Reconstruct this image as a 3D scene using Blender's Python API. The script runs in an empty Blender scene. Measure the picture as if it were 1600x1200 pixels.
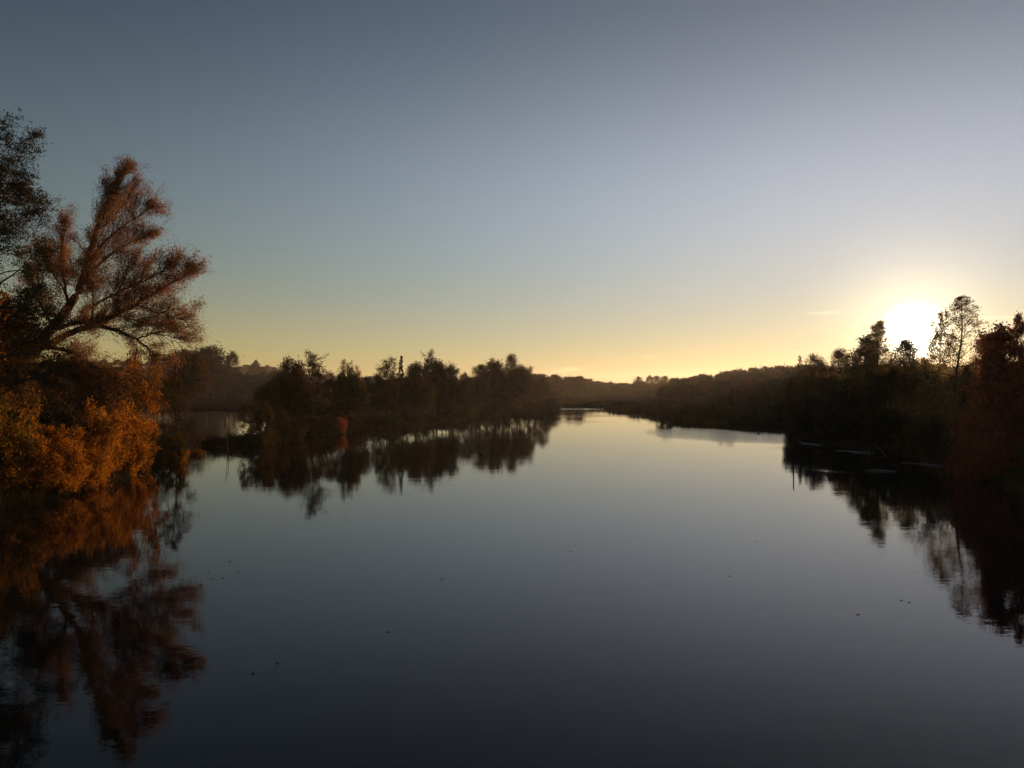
import bpy, math, random
import numpy as np
from mathutils import Vector

# ------------------------------------------------------------------ camera, sky, sun, exposure
scene = bpy.context.scene
COL = scene.collection
H = 6.0                 # eye height above the water
F = 1256.0              # focal length in pixels of a 1600 px wide picture
HOR = 606.0             # row of the horizon in that picture

cam_d = bpy.data.cameras.new('camera')
cam = bpy.data.objects.new('camera', cam_d)
COL.objects.link(cam)
cam_d.sensor_width = 36.0
cam_d.lens = 36.0 * F / 1600.0
cam_d.clip_start = 0.1
cam_d.clip_end = 20000.0
cam.location = (0, 0, H)
cam.rotation_euler = (math.radians(90) + math.atan((HOR - 600) / F), 0, 0)
scene.camera = cam

SUN_PX, SUN_PY = 1430.0, 524.0
sd = Vector(((SUN_PX - 800) / F, 1.0, -(SUN_PY - HOR) / F)).normalized()     # towards the sun
SUN_EL = math.asin(sd.z)
SUN_AZ = math.atan2(sd.x, sd.y)

world = bpy.data.worlds.new('World')
scene.world = world
world.use_nodes = True
nt = world.node_tree
nt.nodes.clear()
N = nt.nodes.new
L = nt.links.new


def wmath(op, a, b=None, c=None, clamp=False):
    n = N('ShaderNodeMath'); n.operation = op; n.use_clamp = clamp
    for i, v in enumerate((a, b, c)):
        if v is None: continue
        if isinstance(v, (int, float)): n.inputs[i].default_value = v
        else: L(v, n.inputs[i])
    return n.outputs[0]


out = N('ShaderNodeOutputWorld')
sky = N('ShaderNodeTexSky')
sky.sky_type = 'NISHITA'
sky.sun_disc = False
sky.sun_elevation = SUN_EL
sky.sun_rotation = SUN_AZ
sky.air_density = 1.0
sky.dust_density = 0.0
sky.ozone_density = 1.0
tint = N('ShaderNodeMixRGB'); tint.blend_type = 'MULTIPLY'; tint.inputs[0].default_value = 1.0
L(sky.outputs[0], tint.inputs[1]); tint.inputs[2].default_value = (0.27, 0.44, 0.61, 1)
bg = N('ShaderNodeBackground'); bg.inputs[1].default_value = 0.10
L(tint.outputs[0], bg.inputs[0])
# aureole and disc of the low sun
tc = N('ShaderNodeTexCoord')
vd = N('ShaderNodeVectorMath'); vd.operation = 'DOT_PRODUCT'
nrm = N('ShaderNodeVectorMath'); nrm.operation = 'NORMALIZE'
L(tc.outputs['Generated'], nrm.inputs[0])
L(nrm.outputs[0], vd.inputs[0]); vd.inputs[1].default_value = sd
ang = wmath('ARCCOSINE', wmath('MINIMUM', vd.outputs['Value'], 0.9999999))


def glow(val, col):
    b = N('ShaderNodeBackground'); b.inputs[0].default_value = (*col, 1)
    L(val, b.inputs[1]); return b.outputs[0]


def addsh(a, b):
    n = N('ShaderNodeAddShader'); L(a, n.inputs[0]); L(b, n.inputs[1]); return n.outputs[0]


sep = N('ShaderNodeSeparateXYZ'); L(nrm.outputs[0], sep.inputs[0])
el = wmath('ABSOLUTE', wmath('ARCSINE', sep.outputs['Z']))


def gauss(x, deg, power=2.0):
    return wmath('EXPONENT', wmath('MULTIPLY', wmath('POWER', wmath('DIVIDE', x, math.radians(deg)), power), -1.0))


band = gauss(wmath('ABSOLUTE', wmath('SUBTRACT', wmath('ARCSINE', sep.outputs['Z']), math.radians(12.5))), 9.5)
s = bg.outputs[0]
for v_, c_ in ((wmath('MULTIPLY', gauss(ang, 1.0), 20.0), (1.0, 0.90, 0.68)),        # the disc
               (gauss(ang, 2.9, 1.3), (1.3, 1.05, 0.62)),                             # glare close to the sun
               (gauss(el, 4.6, 1.5), (0.32, 0.155, 0.012)),                            # warm band along the horizon
               (gauss(el, 15.0), (0.065, 0.072, 0.036)),
               (band, (0.020, 0.018, 0.018)),                                           # pale middle sky
               (gauss(ang, 42.0), (0.078, 0.070, 0.075)),
               (gauss(ang, 17.0), (0.060, 0.030, 0.006)),
               (wmath('MULTIPLY', band, gauss(ang, 37.0)), (0.200, 0.225, 0.300))):
    s = addsh(s, glow(v_, c_))
# faint streaks of thin cloud low over the horizon
for (cx, cy, wx, wy, am) in ((893, 577, 15, 2.8, 0.24), (874, 580, 12, 2.2, 0.18), (1288, 489, 22, 2.2, 0.16), (1012, 557, 12, 1.6, 0.10), (1560, 496, 40, 2.0, 0.12), (1245, 549, 25, 1.5, 0.06)):
    az0 = math.atan2(cx - 800, F); e0 = math.atan(-(cy - HOR) / math.hypot(F, cx - 800))
    az = wmath('ARCTAN2', sep.outputs['X'], sep.outputs['Y'])
    da = wmath('DIVIDE', wmath('SUBTRACT', az, az0), wx / F)
    de = wmath('DIVIDE', wmath('SUBTRACT', wmath('ARCSINE', sep.outputs['Z']), e0), wy / F)
    g2 = wmath('EXPONENT', wmath('MULTIPLY', wmath('ADD', wmath('MULTIPLY', da, da), wmath('MULTIPLY', de, de)), -1.0))
    s = addsh(s, glow(wmath('MULTIPLY', g2, am), (1.0, 0.85, 0.5)))
L(s, out.inputs['Surface'])

sun_d = bpy.data.lights.new('sun', 'SUN')
sun_d.energy = 5.0
sun_d.angle = math.radians(0.5)
sun_d.color = (1.0, 0.62, 0.30)
sun = bpy.data.objects.new('sun', sun_d)
COL.objects.link(sun)
sun.rotation_euler = sd.to_track_quat('Z', 'Y').to_euler()

scene.view_settings.view_transform = 'Standard'
scene.view_settings.look = 'None'
scene.view_settings.exposure = 0.0
scene.view_settings.gamma = 1.0
scene.view_settings.use_curve_mapping = False
scene.render.engine = 'CYCLES'
scene.cycles.max_bounces = 6
scene.cycles.diffuse_bounces = 2
scene.cycles.glossy_bounces = 3
scene.cycles.transmission_bounces = 3
scene.cycles.volume_bounces = 0
scene.cycles.transparent_max_bounces = 8
scene.cycles.caustics_reflective = False
scene.cycles.caustics_refractive = False

rng = np.random.default_rng(11)
random.seed(5)

# ------------------------------------------------------------------ helpers


def W(px, py):
    """point of the water plane seen at a pixel of the photograph"""
    d = F * H / (py - HOR)
    return ((px - 800) / F * d, d)


def tag(o, label=None, cat=None, group=None, kind=None):
    if label: o['label'] = label
    if cat: o['category'] = cat
    if group: o['group'] = group
    if kind: o['kind'] = kind
    return o


def mesh_from(name, verts, faces, mat=None, smooth=False):
    """faces: (n,3) or (n,4) int array"""
    verts = np.asarray(verts, dtype=np.float32)
    faces = np.asarray(faces, dtype=np.int32)
    me = bpy.data.meshes.new(name)
    k = faces.shape[1]
    me.vertices.add(len(verts)); me.vertices.foreach_set('co', verts.ravel())
    me.loops.add(faces.size); me.loops.foreach_set('vertex_index', faces.ravel())
    me.polygons.add(len(faces))
    me.polygons.foreach_set('loop_start', np.arange(0, faces.size, k, dtype=np.int32))
    me.polygons.foreach_set('loop_total', np.full(len(faces), k, dtype=np.int32))
    if smooth: me.polygons.foreach_set('use_smooth', np.ones(len(faces), dtype=bool))
    me.update(calc_edges=True)
    if mat: me.materials.append(mat)
    return me


def link(name, me, parent=None, loc=(0, 0, 0), rotz=0.0, scale=(1, 1, 1)):
    o = bpy.data.objects.new(name, me)
    COL.objects.link(o)
    o.location = loc
    o.rotation_euler = (0, 0, rotz)
    o.scale = scale
    if parent: o.parent = parent
    return o


class Tubes:
    """collects tapered tubes into one mesh"""
    def __init__(self):
        self.v, self.f, self.n = [], [], 0

    def add(self, pts, rad, sides=5):
        pts = np.asarray(pts, float); rad = np.asarray(rad, float)
        m = len(pts)
        d = np.gradient(pts, axis=0)
        d /= np.linalg.norm(d, axis=1, keepdims=True) + 1e-9
        ref = np.where(np.abs(d[:, 2:3]) > 0.9, np.array([[1., 0, 0]]), np.array([[0, 0, 1.]]))
        a = np.cross(d, ref); a /= np.linalg.norm(a, axis=1, keepdims=True) + 1e-9
        b = np.cross(d, a)
        th = np.arange(sides) * 2 * math.pi / sides
        ring = pts[:, None, :] + rad[:, None, None] * (np.cos(th)[None, :, None] * a[:, None, :] + np.sin(th)[None, :, None] * b[:, None, :])
        self.v.append(ring.reshape(-1, 3))
        i = np.arange(m - 1)[:, None] * sides; j = np.arange(sides)[None, :]; jn = (j + 1) % sides
        q = np.stack([i + j, i + jn, i + sides + jn, i + sides + j], -1).reshape(-1, 4) + self.n
        self.f.append(q)
        # end caps as a quad fan is not needed for tapered twigs; close the first and last ring
        self.n += m * sides

    def mesh(self, name, mat):
        return mesh_from(name, np.concatenate(self.v), np.concatenate(self.f), mat, True)


def leaf_quads(cent, size, aspect=0.6, droop=0.0, flat=0.0):
    """small diamond leaves at the given centres"""
    cent = np.asarray(cent, float); n = len(cent)
    u = rng.normal(size=(n, 3)); u[:, 2] = u[:, 2] * (1 - flat) - droop
    u /= np.linalg.norm(u, axis=1, keepdims=True)
    w = rng.normal(size=(n, 3)); w = np.cross(u, w); w /= np.linalg.norm(w, axis=1, keepdims=True) + 1e-9
    s_ = (np.asarray(size) * rng.uniform(0.45, 1.55, n))[:, None]
    p = np.stack([cent - u * s_ * .5, cent + w * s_ * aspect * .5 + u * s_ * .05, cent + u * s_ * .5, cent - w * s_ * aspect * .5 + u * s_ * .05], 1)
    return p.reshape(-1, 3), np.arange(n * 4).reshape(-1, 4)


def rot_about(v, axis, a):
    axis = axis / (np.linalg.norm(axis) + 1e-9)
    return v * math.cos(a) + np.cross(axis, v) * math.sin(a) + axis * np.dot(axis, v) * (1 - math.cos(a))


def wander(p0, d0, length, n, jitter=0.15, up=0.0):
    """a curved path"""
    p = np.array(p0, float); d = np.array(d0, float); d /= np.linalg.norm(d)
    out_ = [p.copy()]
    for _ in range(n):
        d = d + rng.normal(size=3) * jitter + np.array([0, 0, up])
        d /= np.linalg.norm(d)
        p = p + d * length / n
        out_.append(p.copy())
    return np.array(out_)

# ------------------------------------------------------------------ materials


def new_mat(name):
    m = bpy.data.materials.new(name); m.use_nodes = True
    m.node_tree.nodes.clear()
    return m, m.node_tree


def leaf_mat(name, cols, transl=0.35, scale=0.6):
    m, t = new_mat(name); n = t.nodes.new; l = t.links.new
    o = n('ShaderNodeOutputMaterial')
    geo = n('ShaderNodeNewGeometry')
    tcn = n('ShaderNodeTexCoord')
    oi = n('ShaderNodeObjectInfo')
    noise = n('ShaderNodeTexNoise'); noise.inputs['Scale'].default_value = scale; noise.inputs['Detail'].default_value = 2
    l(tcn.outputs['Object'], noise.inputs['Vector'])
    a = n('ShaderNodeMath'); a.operation = 'MULTIPLY_ADD'
    l(geo.outputs['Random Per Island'], a.inputs[0]); a.inputs[1].default_value = 0.45
    b = n('ShaderNodeMath'); b.operation = 'MULTIPLY_ADD'; l(noise.outputs['Fac'], b.inputs[0]); b.inputs[1].default_value = 1.5; b.inputs[2].default_value = -0.55
    c = n('ShaderNodeMath'); c.operation = 'MULTIPLY_ADD'; l(oi.outputs['Random'], c.inputs[0]); c.inputs[1].default_value = 0.25
    l(b.outputs[0], c.inputs[2]); l(c.outputs[0], a.inputs[2])
    r = n('ShaderNodeValToRGB')
    els = r.color_ramp.elements
    while len(els) < len(cols): els.new(0.5)
    for i, cc in enumerate(cols):
        els[i].position = 0.12 + 0.76 * i / (len(cols) - 1); els[i].color = (*cc, 1)
    l(a.outputs[0], r.inputs[0])
    d = n('ShaderNodeBsdfDiffuse'); tr = n('ShaderNodeBsdfTranslucent'); mx = n('ShaderNodeMixShader')
    l(r.outputs[0], d.inputs[0]); l(r.outputs[0], tr.inputs[0])
    mx.inputs[0].default_value = transl
    l(d.outputs[0], mx.inputs[1]); l(tr.outputs[0], mx.inputs[2])
    l(mx.outputs[0], o.inputs[0])
    return m


def bark_mat(name, c1, c2, scale=6.0):
    m, t = new_mat(name); n = t.nodes.new; l = t.links.new
    o = n('ShaderNodeOutputMaterial'); p = n('ShaderNodeBsdfPrincipled'); p.inputs['Roughness'].default_value = 0.95; p.inputs['Specular IOR Level'].default_value = 0.1
    tcn = n('ShaderNodeTexCoord'); mp = n('ShaderNodeMapping'); mp.inputs['Scale'].default_value = (1, 1, 0.25)
    no = n('ShaderNodeTexNoise'); no.inputs['Scale'].default_value = scale; no.inputs['Detail'].default_value = 6
    l(tcn.outputs['Object'], mp.inputs[0]); l(mp.outputs[0], no.inputs['Vector'])
    r = n('ShaderNodeValToRGB'); r.color_ramp.elements[0].color = (*c1, 1); r.color_ramp.elements[1].color = (*c2, 1)
    r.color_ramp.elements[0].position = 0.35; r.color_ramp.elements[1].position = 0.7
    l(no.outputs['Fac'], r.inputs[0]); l(r.outputs[0], p.inputs['Base Color'])
    bu = n('ShaderNodeBump'); bu.inputs['Strength'].default_value = 0.6; bu.inputs['Distance'].default_value = 0.05
    l(no.outputs['Fac'], bu.inputs['Height']); l(bu.outputs[0], p.inputs['Normal'])
    l(p.outputs[0], o.inputs[0])
    return m


M = {}
M['bark'] = bark_mat('bark', (0.035, 0.027, 0.020), (0.10, 0.078, 0.058))
M['pale_bark'] = bark_mat('pale_bark', (0.16, 0.14, 0.12), (0.45, 0.42, 0.38))
M['dead_wood'] = bark_mat('dead_wood', (0.10, 0.088, 0.075), (0.24, 0.215, 0.19))
M['leaf_orange'] = leaf_mat('leaf_orange', [(0.09, 0.075, 0.016), (0.24, 0.10, 0.014), (0.50, 0.17, 0.018), (0.58, 0.27, 0.03)], 0.4, 0.45)
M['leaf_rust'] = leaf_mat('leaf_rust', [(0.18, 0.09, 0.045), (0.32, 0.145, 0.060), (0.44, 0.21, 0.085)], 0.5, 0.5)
M['leaf_mix'] = leaf_mat('leaf_mix', [(0.035, 0.045, 0.012), (0.09, 0.075, 0.016), (0.22, 0.12, 0.02), (0.45, 0.16, 0.02)], 0.4, 0.7)
M['leaf_gold'] = leaf_mat('leaf_gold', [(0.10, 0.075, 0.025), (0.24, 0.15, 0.04), (0.36, 0.24, 0.06)], 0.6, 0.5)
M['leaf_olive'] = leaf_mat('leaf_olive', [(0.030, 0.040, 0.012), (0.060, 0.065, 0.016), (0.14, 0.09, 0.018)], 0.35, 0.5)
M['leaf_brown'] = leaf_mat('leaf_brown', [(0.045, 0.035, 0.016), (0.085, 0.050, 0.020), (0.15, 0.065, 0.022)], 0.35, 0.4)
M['leaf_dark'] = leaf_mat('leaf_dark', [(0.022, 0.028, 0.012), (0.040, 0.042, 0.016), (0.075, 0.055, 0.018)], 0.3, 0.4)
M['leaf_red_and_flare'] = leaf_mat('leaf_red_and_flare', [(0.16, 0.045, 0.025), (0.28, 0.07, 0.035), (0.38, 0.11, 0.04)], 0.55, 0.4)  # red leaves; also carries the lens flare's red for the right-edge trees
M['needle'] = leaf_mat('needle', [(0.012, 0.022, 0.010), (0.025, 0.036, 0.014)], 0.1, 0.8)
M['reed'] = leaf_mat('reed', [(0.03, 0.03, 0.014), (0.06, 0.045, 0.018), (0.11, 0.07, 0.028)], 0.2, 0.1)

# ground
m, t = new_mat('ground_soil'); n = t.nodes.new; l = t.links.new
o = n('ShaderNodeOutputMaterial'); p = n('ShaderNodeBsdfPrincipled'); p.inputs['Roughness'].default_value = 1.0; p.inputs['Specular IOR Level'].default_value = 0.0
geo = n('ShaderNodeNewGeometry')
no = n('ShaderNodeTexNoise'); no.inputs['Scale'].default_value = 0.35; no.inputs['Detail'].default_value = 8
l(geo.outputs['Position'], no.inputs['Vector'])
r = n('ShaderNodeValToRGB'); r.color_ramp.elements[0].color = (0.015, 0.014, 0.009, 1); r.color_ramp.elements[1].color = (0.045, 0.036, 0.018, 1)
r.color_ramp.elements[0].position = 0.3; r.color_ramp.elements[1].position = 0.72
l(no.outputs['Fac'], r.inputs[0]); l(r.outputs[0], p.inputs['Base Color'])
bu = n('ShaderNodeBump'); bu.inputs['Distance'].default_value = 0.3; l(no.outputs['Fac'], bu.inputs['Height']); l(bu.outputs[0], p.inputs['Normal'])
l(p.outputs[0], o.inputs[0]); M['ground'] = m

# water
m, t = new_mat('lake_water'); n = t.nodes.new; l = t.links.new
o = n('ShaderNodeOutputMaterial'); p = n('ShaderNodeBsdfPrincipled')
p.inputs['Base Color'].default_value = (0.017, 0.014, 0.011, 1)
p.inputs['Roughness'].default_value = 0.02
p.inputs['IOR'].default_value = 1.333
geo = n('ShaderNodeNewGeometry')


def wnoise(sx, sy, rot, scale, detail, w):
    mp = n('ShaderNodeMapping'); mp.inputs['Scale'].default_value = (sx, sy, 1); mp.inputs['Rotation'].default_value = (0, 0, rot)
    l(geo.outputs['Position'], mp.inputs[0])
    no = n('ShaderNodeTexNoise'); no.inputs['Scale'].default_value = scale; no.inputs['Detail'].default_value = detail
    l(mp.outputs[0], no.inputs['Vector'])
    mu = n('ShaderNodeMath'); mu.operation = 'MULTIPLY'; l(no.outputs['Fac'], mu.inputs[0]); mu.inputs[1].default_value = w
    return mu.outputs[0]


def nadd(a, b, op='ADD'):
    q = n('ShaderNodeMath'); q.operation = op; l(a, q.inputs[0])
    if isinstance(b, (int, float)): q.inputs[1].default_value = b
    else: l(b, q.inputs[1])
    return q.outputs[0]


h1 = wnoise(0.6, 1.0, 0.15, 0.55, 2, 0.0040)      # slow swell, metres
h2 = wnoise(0.6, 1.0, -0.3, 2.6, 2, 0.0022)      # ripples
h3 = wnoise(1.0, 1.0, 0.0, 9.0, 1, 0.0008)
# patches where a breath of wind ruffles the surface
pm = n('ShaderNodeMapping'); pm.inputs['Scale'].default_value = (0.5, 1.3, 1); pm.inputs['Rotation'].default_value = (0, 0, 0.2)
l(geo.outputs['Position'], pm.inputs[0])
pn = n('ShaderNodeTexNoise'); pn.inputs['Scale'].default_value = 0.045; pn.inputs['Detail'].default_value = 3
l(pm.outputs[0], pn.inputs['Vector'])
pr = n('ShaderNodeMapRange'); pr.inputs[1].default_value = 0.52; pr.inputs[2].default_value = 0.72; pr.inputs[3].default_value = 0.6; pr.inputs[4].default_value = 3.0
l(pn.outputs['Fac'], pr.inputs[0])


def ruffle(cx, cy, rx, ry, rot, amp):
    """a bounded breeze patch on the surface, soft at its rim"""
    mp = n('ShaderNodeMapping'); mp.vector_type = 'TEXTURE'
    mp.inputs['Location'].default_value = (cx, cy, 0); mp.inputs['Rotation'].default_value = (0, 0, rot); mp.inputs['Scale'].default_value = (rx, ry, 1)
    l(geo.outputs['Position'], mp.inputs[0])
    ln = n('ShaderNodeVectorMath'); ln.operation = 'LENGTH'; l(mp.outputs[0], ln.inputs[0])
    r_ = n('ShaderNodeMapRange'); r_.inputs[1].default_value = 1.0; r_.inputs[2].default_value = 0.6; r_.inputs[3].default_value = 0.0; r_.inputs[4].default_value = amp
    l(nadd(ln.outputs['Value'], nadd(pn.outputs['Fac'], 0.35, 'MULTIPLY')), r_.inputs[0])
    return r_.outputs[0]


f_ = pr.outputs[0]
for (ax, ay), (bx, by), ww, am in ((W(1085, 668), W(1228, 694), 15, 9.0), (W(870, 638), W(940, 640), 14, 8.0), (W(1270, 733), W(1345, 739), 1.5, 3.0), (W(735, 711), W(768, 711), 0.5, 1.5)):
    f_ = nadd(f_, ruffle((ax + bx) / 2, (ay + by) / 2, math.hypot(bx - ax, by - ay) / 2 + min(4, ww), ww, math.atan2(by - ay, bx - ax), am))
hh = nadd(h1, nadd(nadd(h2, h3), f_, 'MULTIPLY'))
bu = n('ShaderNodeBump'); bu.inputs['Strength'].default_value = 1.0; bu.inputs['Distance'].default_value = 1.0
l(hh, bu.inputs['Height']); l(bu.outputs[0], p.inputs['Normal'])
l(p.outputs[0], o.inputs[0]); M['water'] = m

# ------------------------------------------------------------------ the lake and the land round it


def poly(pts): return np.array(pts, float)


left_bank = poly([(-400, -300), (-30, -60), (-24, 0), W(-250, 960), W(-120, 850), W(0, 800), W(60, 788), W(110, 774), W(175, 752), W(215, 728),
                  W(250, 724), W(288, 722), W(299, 716), W(284, 708), W(215, 692), W(100, 680), W(-200, 668), W(-900, 655), (-900, 100)])
spit = poly([W(388, 700), W(440, 690), W(482, 684), W(560, 675), W(640, 668), W(700, 662), W(752, 654), W(800, 649), W(860, 645), W(867, 641),
             W(860, 637), W(700, 643), W(560, 654), W(470, 665), W(400, 683)])
far_land = poly([(-2500, 300), (-600, 270), W(150, 640), W(300, 641), W(430, 641), W(446, 664), W(560, 654), W(700, 644), W(845, 636), W(862, 634), W(935, 635.5),
                 W(1000, 645), W(1080, 661), W(1130, 671), W(1226, 677), W(1238, 684), W(1290, 696), W(1400, 712), W(1440, 724), W(1490, 731),
                 W(1560, 752), W(1600, 768), W(1750, 840), W(1950, 980), (26, -5), (35, -60), (400, -300), (2500, -300), (6000, 6000), (-6000, 6000)])
mound_a = poly([W(318, 696), W(350, 693), W(395, 693), W(405, 697), W(360, 700.5), W(325, 699.5)])
mound_b = poly([W(299, 709), W(312, 708), W(322, 710), W(316, 712.5), W(301, 712)])
LANDS = [left_bank, spit, far_land, mound_a, mound_b]


def sdist(P, pg):
    """signed distance, positive inside the polygon"""
    d2 = np.full(len(P), 1e18); inside = np.zeros(len(P), bool)
    n_ = len(pg)
    for i in range(n_):
        a_, b_ = pg[i], pg[(i + 1) % n_]
        e = b_ - a_
        w_ = P - a_
        t_ = np.clip((w_ @ e) / (e @ e), 0, 1)
        dd = w_ - t_[:, None] * e
        d2 = np.minimum(d2, (dd ** 2).sum(1))
        c = (a_[1] <= P[:, 1]) != (b_[1] <= P[:, 1])
        with np.errstate(divide='ignore', invalid='ignore'):
            xi = a_[0] + (P[:, 1] - a_[1]) / (b_[1] - a_[1]) * e[0]
        inside ^= c & (P[:, 0] < xi)
    return np.where(inside, 1, -1) * np.sqrt(d2)


def vnoise(x, y, s, seed=0):
    """cheap smooth value noise"""
    x = x / s + seed * 13.7; y = y / s + seed * 7.3
    xi = np.floor(x); yi = np.floor(y); fx = x - xi; fy = y - yi
    fx = fx * fx * (3 - 2 * fx); fy = fy * fy * (3 - 2 * fy)
    def h(a, b): v = np.sin(a * 127.1 + b * 311.7) * 43758.5453; return v - np.floor(v)
    return (h(xi, yi) * (1 - fx) + h(xi + 1, yi) * fx) * (1 - fy) + (h(xi, yi + 1) * (1 - fx) + h(xi + 1, yi + 1) * fx) * fy - 0.5


RX = np.array([-2000, 200, 300, 380, 450, 520, 700, 860, 960, 1040, 1120, 1250, 1400, 1700, 3000.])
RY = np.array([578, 578, 583, 588, 594, 597, 599, 601, 603, 602, 597, 590, 585, 580, 580.])     # crest of the hills behind


def ground_z(x, y):
    P = np.stack([x, y], 1)
    sd_ = np.full(len(P), -1e9)
    jit = vnoise(x, y, 7.0, 1) * 4.0 * np.clip(np.hypot(x, y) / 120, 0.3, 1.3) + vnoise(x, y, 1.7, 2) * 0.8
    for k, pg in enumerate(LANDS):
        s_ = sdist(P, pg)
        sd_ = np.maximum(sd_, s_ + (jit if k < 3 else jit * 0.25))
    z = np.where(sd_ > 0, np.minimum(sd_ * 0.22, 0.55 + np.minimum(sd_, 60) * 0.008), np.maximum(sd_ * 0.3, -1.6)) - 0.04
    z = z + np.where(sd_ > 0, (vnoise(x, y, 9, 3) * 0.35 + vnoise(x, y, 2.5, 4) * 0.18) * np.clip(sd_ / 3, 0, 1), 0)
    D = np.hypot(x, y)
    yy = np.maximum(y, 1.0)
    crest = np.interp(800 + F * x / yy, RX, RY)
    crest = np.where(y > 50, crest, 590)
    for D0, k in ((1050.0, 1.0),):
        top = (H + (HOR - crest) / F * D0) * k
        g = np.clip((D - 560) / (D0 - 560), 0, 1); g = g * g * (3 - 2 * g)
        fall = 1 - 0.35 * np.clip((D - D0) / 2500, 0, 1)
        z = z + np.where(sd_ > 0, g * np.maximum(top + vnoise(x, y, 160, 5) * 6, 0) * fall, 0)
    return z, sd_


ths = np.concatenate([np.linspace(-math.pi, -0.72, 70, endpoint=False), np.linspace(-0.72, 0.72, 620), np.linspace(0.72, math.pi, 70)[1:]])
rs = np.concatenate([np.geomspace(8, 300, 240, endpoint=False), np.geomspace(300, 5500, 70)])
TT, RR = np.meshgrid(ths, rs, indexing='ij')
gx = (RR * np.sin(TT)).ravel(); gy = (RR * np.cos(TT)).ravel()
gz, gsd = ground_z(gx, gy)
nr = len(rs); na = len(ths)
i = np.arange(na - 1)[:, None] * nr; j = np.arange(nr - 1)[None, :]
gf = np.stack([i + j, i + nr + j, i + nr + j + 1, i + j + 1], -1).reshape(-1, 4)
gf = gf[:, ::-1]
g = link('ground', mesh_from('ground', np.stack([gx, gy, gz], 1), gf, M['ground'], True)); tag(g, kind='structure')

wv = [(-5400, -5400, 0), (5400, -5400, 0), (5400, 5400, 0), (-5400, 5400, 0)]
wt = link('water', mesh_from('water', wv, [(0, 1, 2, 3)], M['water'])); tag(wt, kind='structure')


def gz_at(x, y):
    z, _ = ground_z(np.array([x], float), np.array([y], float))
    return float(max(z[0], -0.15))

# ------------------------------------------------------------------ trees


def build_tree(height, trunk_top, trunk_r, n_prim, first, length_fn, elev_fn, sec=4, leaves=6000, lsize=0.2, clump=0.45,
               up=0.03, lean=0.03, aspect=0.6, droop=0.0, gaps=0.0, twig=2, stems=1, flat=0.0, bare=0.0, spread=0.5):
    """returns (wood Tubes, leaf centres)"""
    T = Tubes(); ends = []
    for s_ in range(stems):
        d0 = np.array([rng.normal() * lean, rng.normal() * lean, 1.0])
        base = np.array([0., 0, -0.4])
        if stems > 1:
            a_ = s_ * 2 * math.pi / stems + rng.uniform(-.4, .4)
            d0 = np.array([math.cos(a_) * spread, math.sin(a_) * spread, 1.0]); base[:2] = d0[:2] * 0.3
        hh_ = height * trunk_top * (1 if stems == 1 else rng.uniform(0.7, 1.0))
        tp = wander(base, d0, hh_, 12, 0.045, 0.03)
        tr_ = trunk_r * (1 - np.linspace(0, 1, 13) ** 1.2 * 0.9) / math.sqrt(stems)
        T.add(tp, tr_, 7)
        for k in range(n_prim // stems):
            f = first + (1 - first) * ((k + rng.uniform(0, 1)) / (n_prim // stems))
            fi = f * 12; i0 = min(int(fi), 11); p0 = tp[i0] + (tp[i0 + 1] - tp[i0]) * (fi - i0)
            u = (f - first) / (1 - first + 1e-6)
            az = k * 2.4 + rng.uniform(-.5, .5)
            if rng.random() < gaps: continue
            el = elev_fn(u) + rng.normal() * 0.12
            ln = length_fn(u) * height * rng.uniform(0.75, 1.15)
            d = np.array([math.cos(az) * math.cos(el), math.sin(az) * math.cos(el), math.sin(el)])
            bp = wander(p0, d, ln, 7, 0.11, up)
            r0 = max(0.012 * height / 12, np.interp(fi, range(13), tr_) * 0.45)
            T.add(bp, r0 * (1 - np.linspace(0, 1, 8) * 0.85), 4)
            ends.append((bp[-1], ln * 0.12))
            for q in range(sec):
                g_ = rng.uniform(0.3, 0.97) * 7; i1 = min(int(g_), 6); q0 = bp[i1] + (bp[i1 + 1] - bp[i1]) * (g_ - i1)
                dd = bp[i1 + 1] - bp[i1]; dd = dd / np.linalg.norm(dd)
                ax = rng.normal(size=3); ax[2] *= (1 - flat)
                d2_ = rot_about(dd, np.cross(dd, ax), rng.uniform(0.5, 1.0))
                if flat: d2_[2] *= (1 - flat * .7)
                l2 = ln * rng.uniform(0.25, 0.5) * (1.25 - g_ / 10)
                sp = wander(q0, d2_, l2, 4, 0.15, up - droop * 0.12)
                T.add(sp, r0 * 0.35 * (1 - np.linspace(0, 1, 5) * 0.8), 3)
                ends.append((sp[-1], l2 * 0.3)); ends.append((sp[2], l2 * 0.25))
                for w_ in range(twig):
                    d3 = rot_about(d2_, rng.normal(size=3), rng.uniform(0.4, 1.1)); d3[2] -= droop
                    tpnt = wander(sp[rng.integers(1, 5)], d3, l2 * 0.55, 3, 0.2, up - droop * 0.3)
                    T.add(tpnt, r0 * 0.14 * np.array([1, .8, .5, .2]), 3)
                    ends.append((tpnt[-1], l2 * 0.2)); ends.append((tpnt[1], l2 * 0.16))
    E = np.array([e[0] for e in ends]); S = np.array([max(e[1], 0.12) for e in ends])
    if bare > 0:
        keep = rng.random(len(E)) > bare; E = E[keep]; S = S[keep]
    pw = S ** 1.6; idx = rng.choice(len(E), leaves, p=pw / pw.sum())      # fewer leaves on the short top shoots
    c = E[idx] + rng.normal(size=(leaves, 3)) * (S[idx] * clump * 2)[:, None] * np.array([1, 1, 0.75 * (1 - flat * 0.65)])
    if droop > 0: c[:, 2] -= np.abs(rng.normal(size=leaves)) * S[idx] * droop * 1.4
    return T, c


LIB = {}


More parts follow.
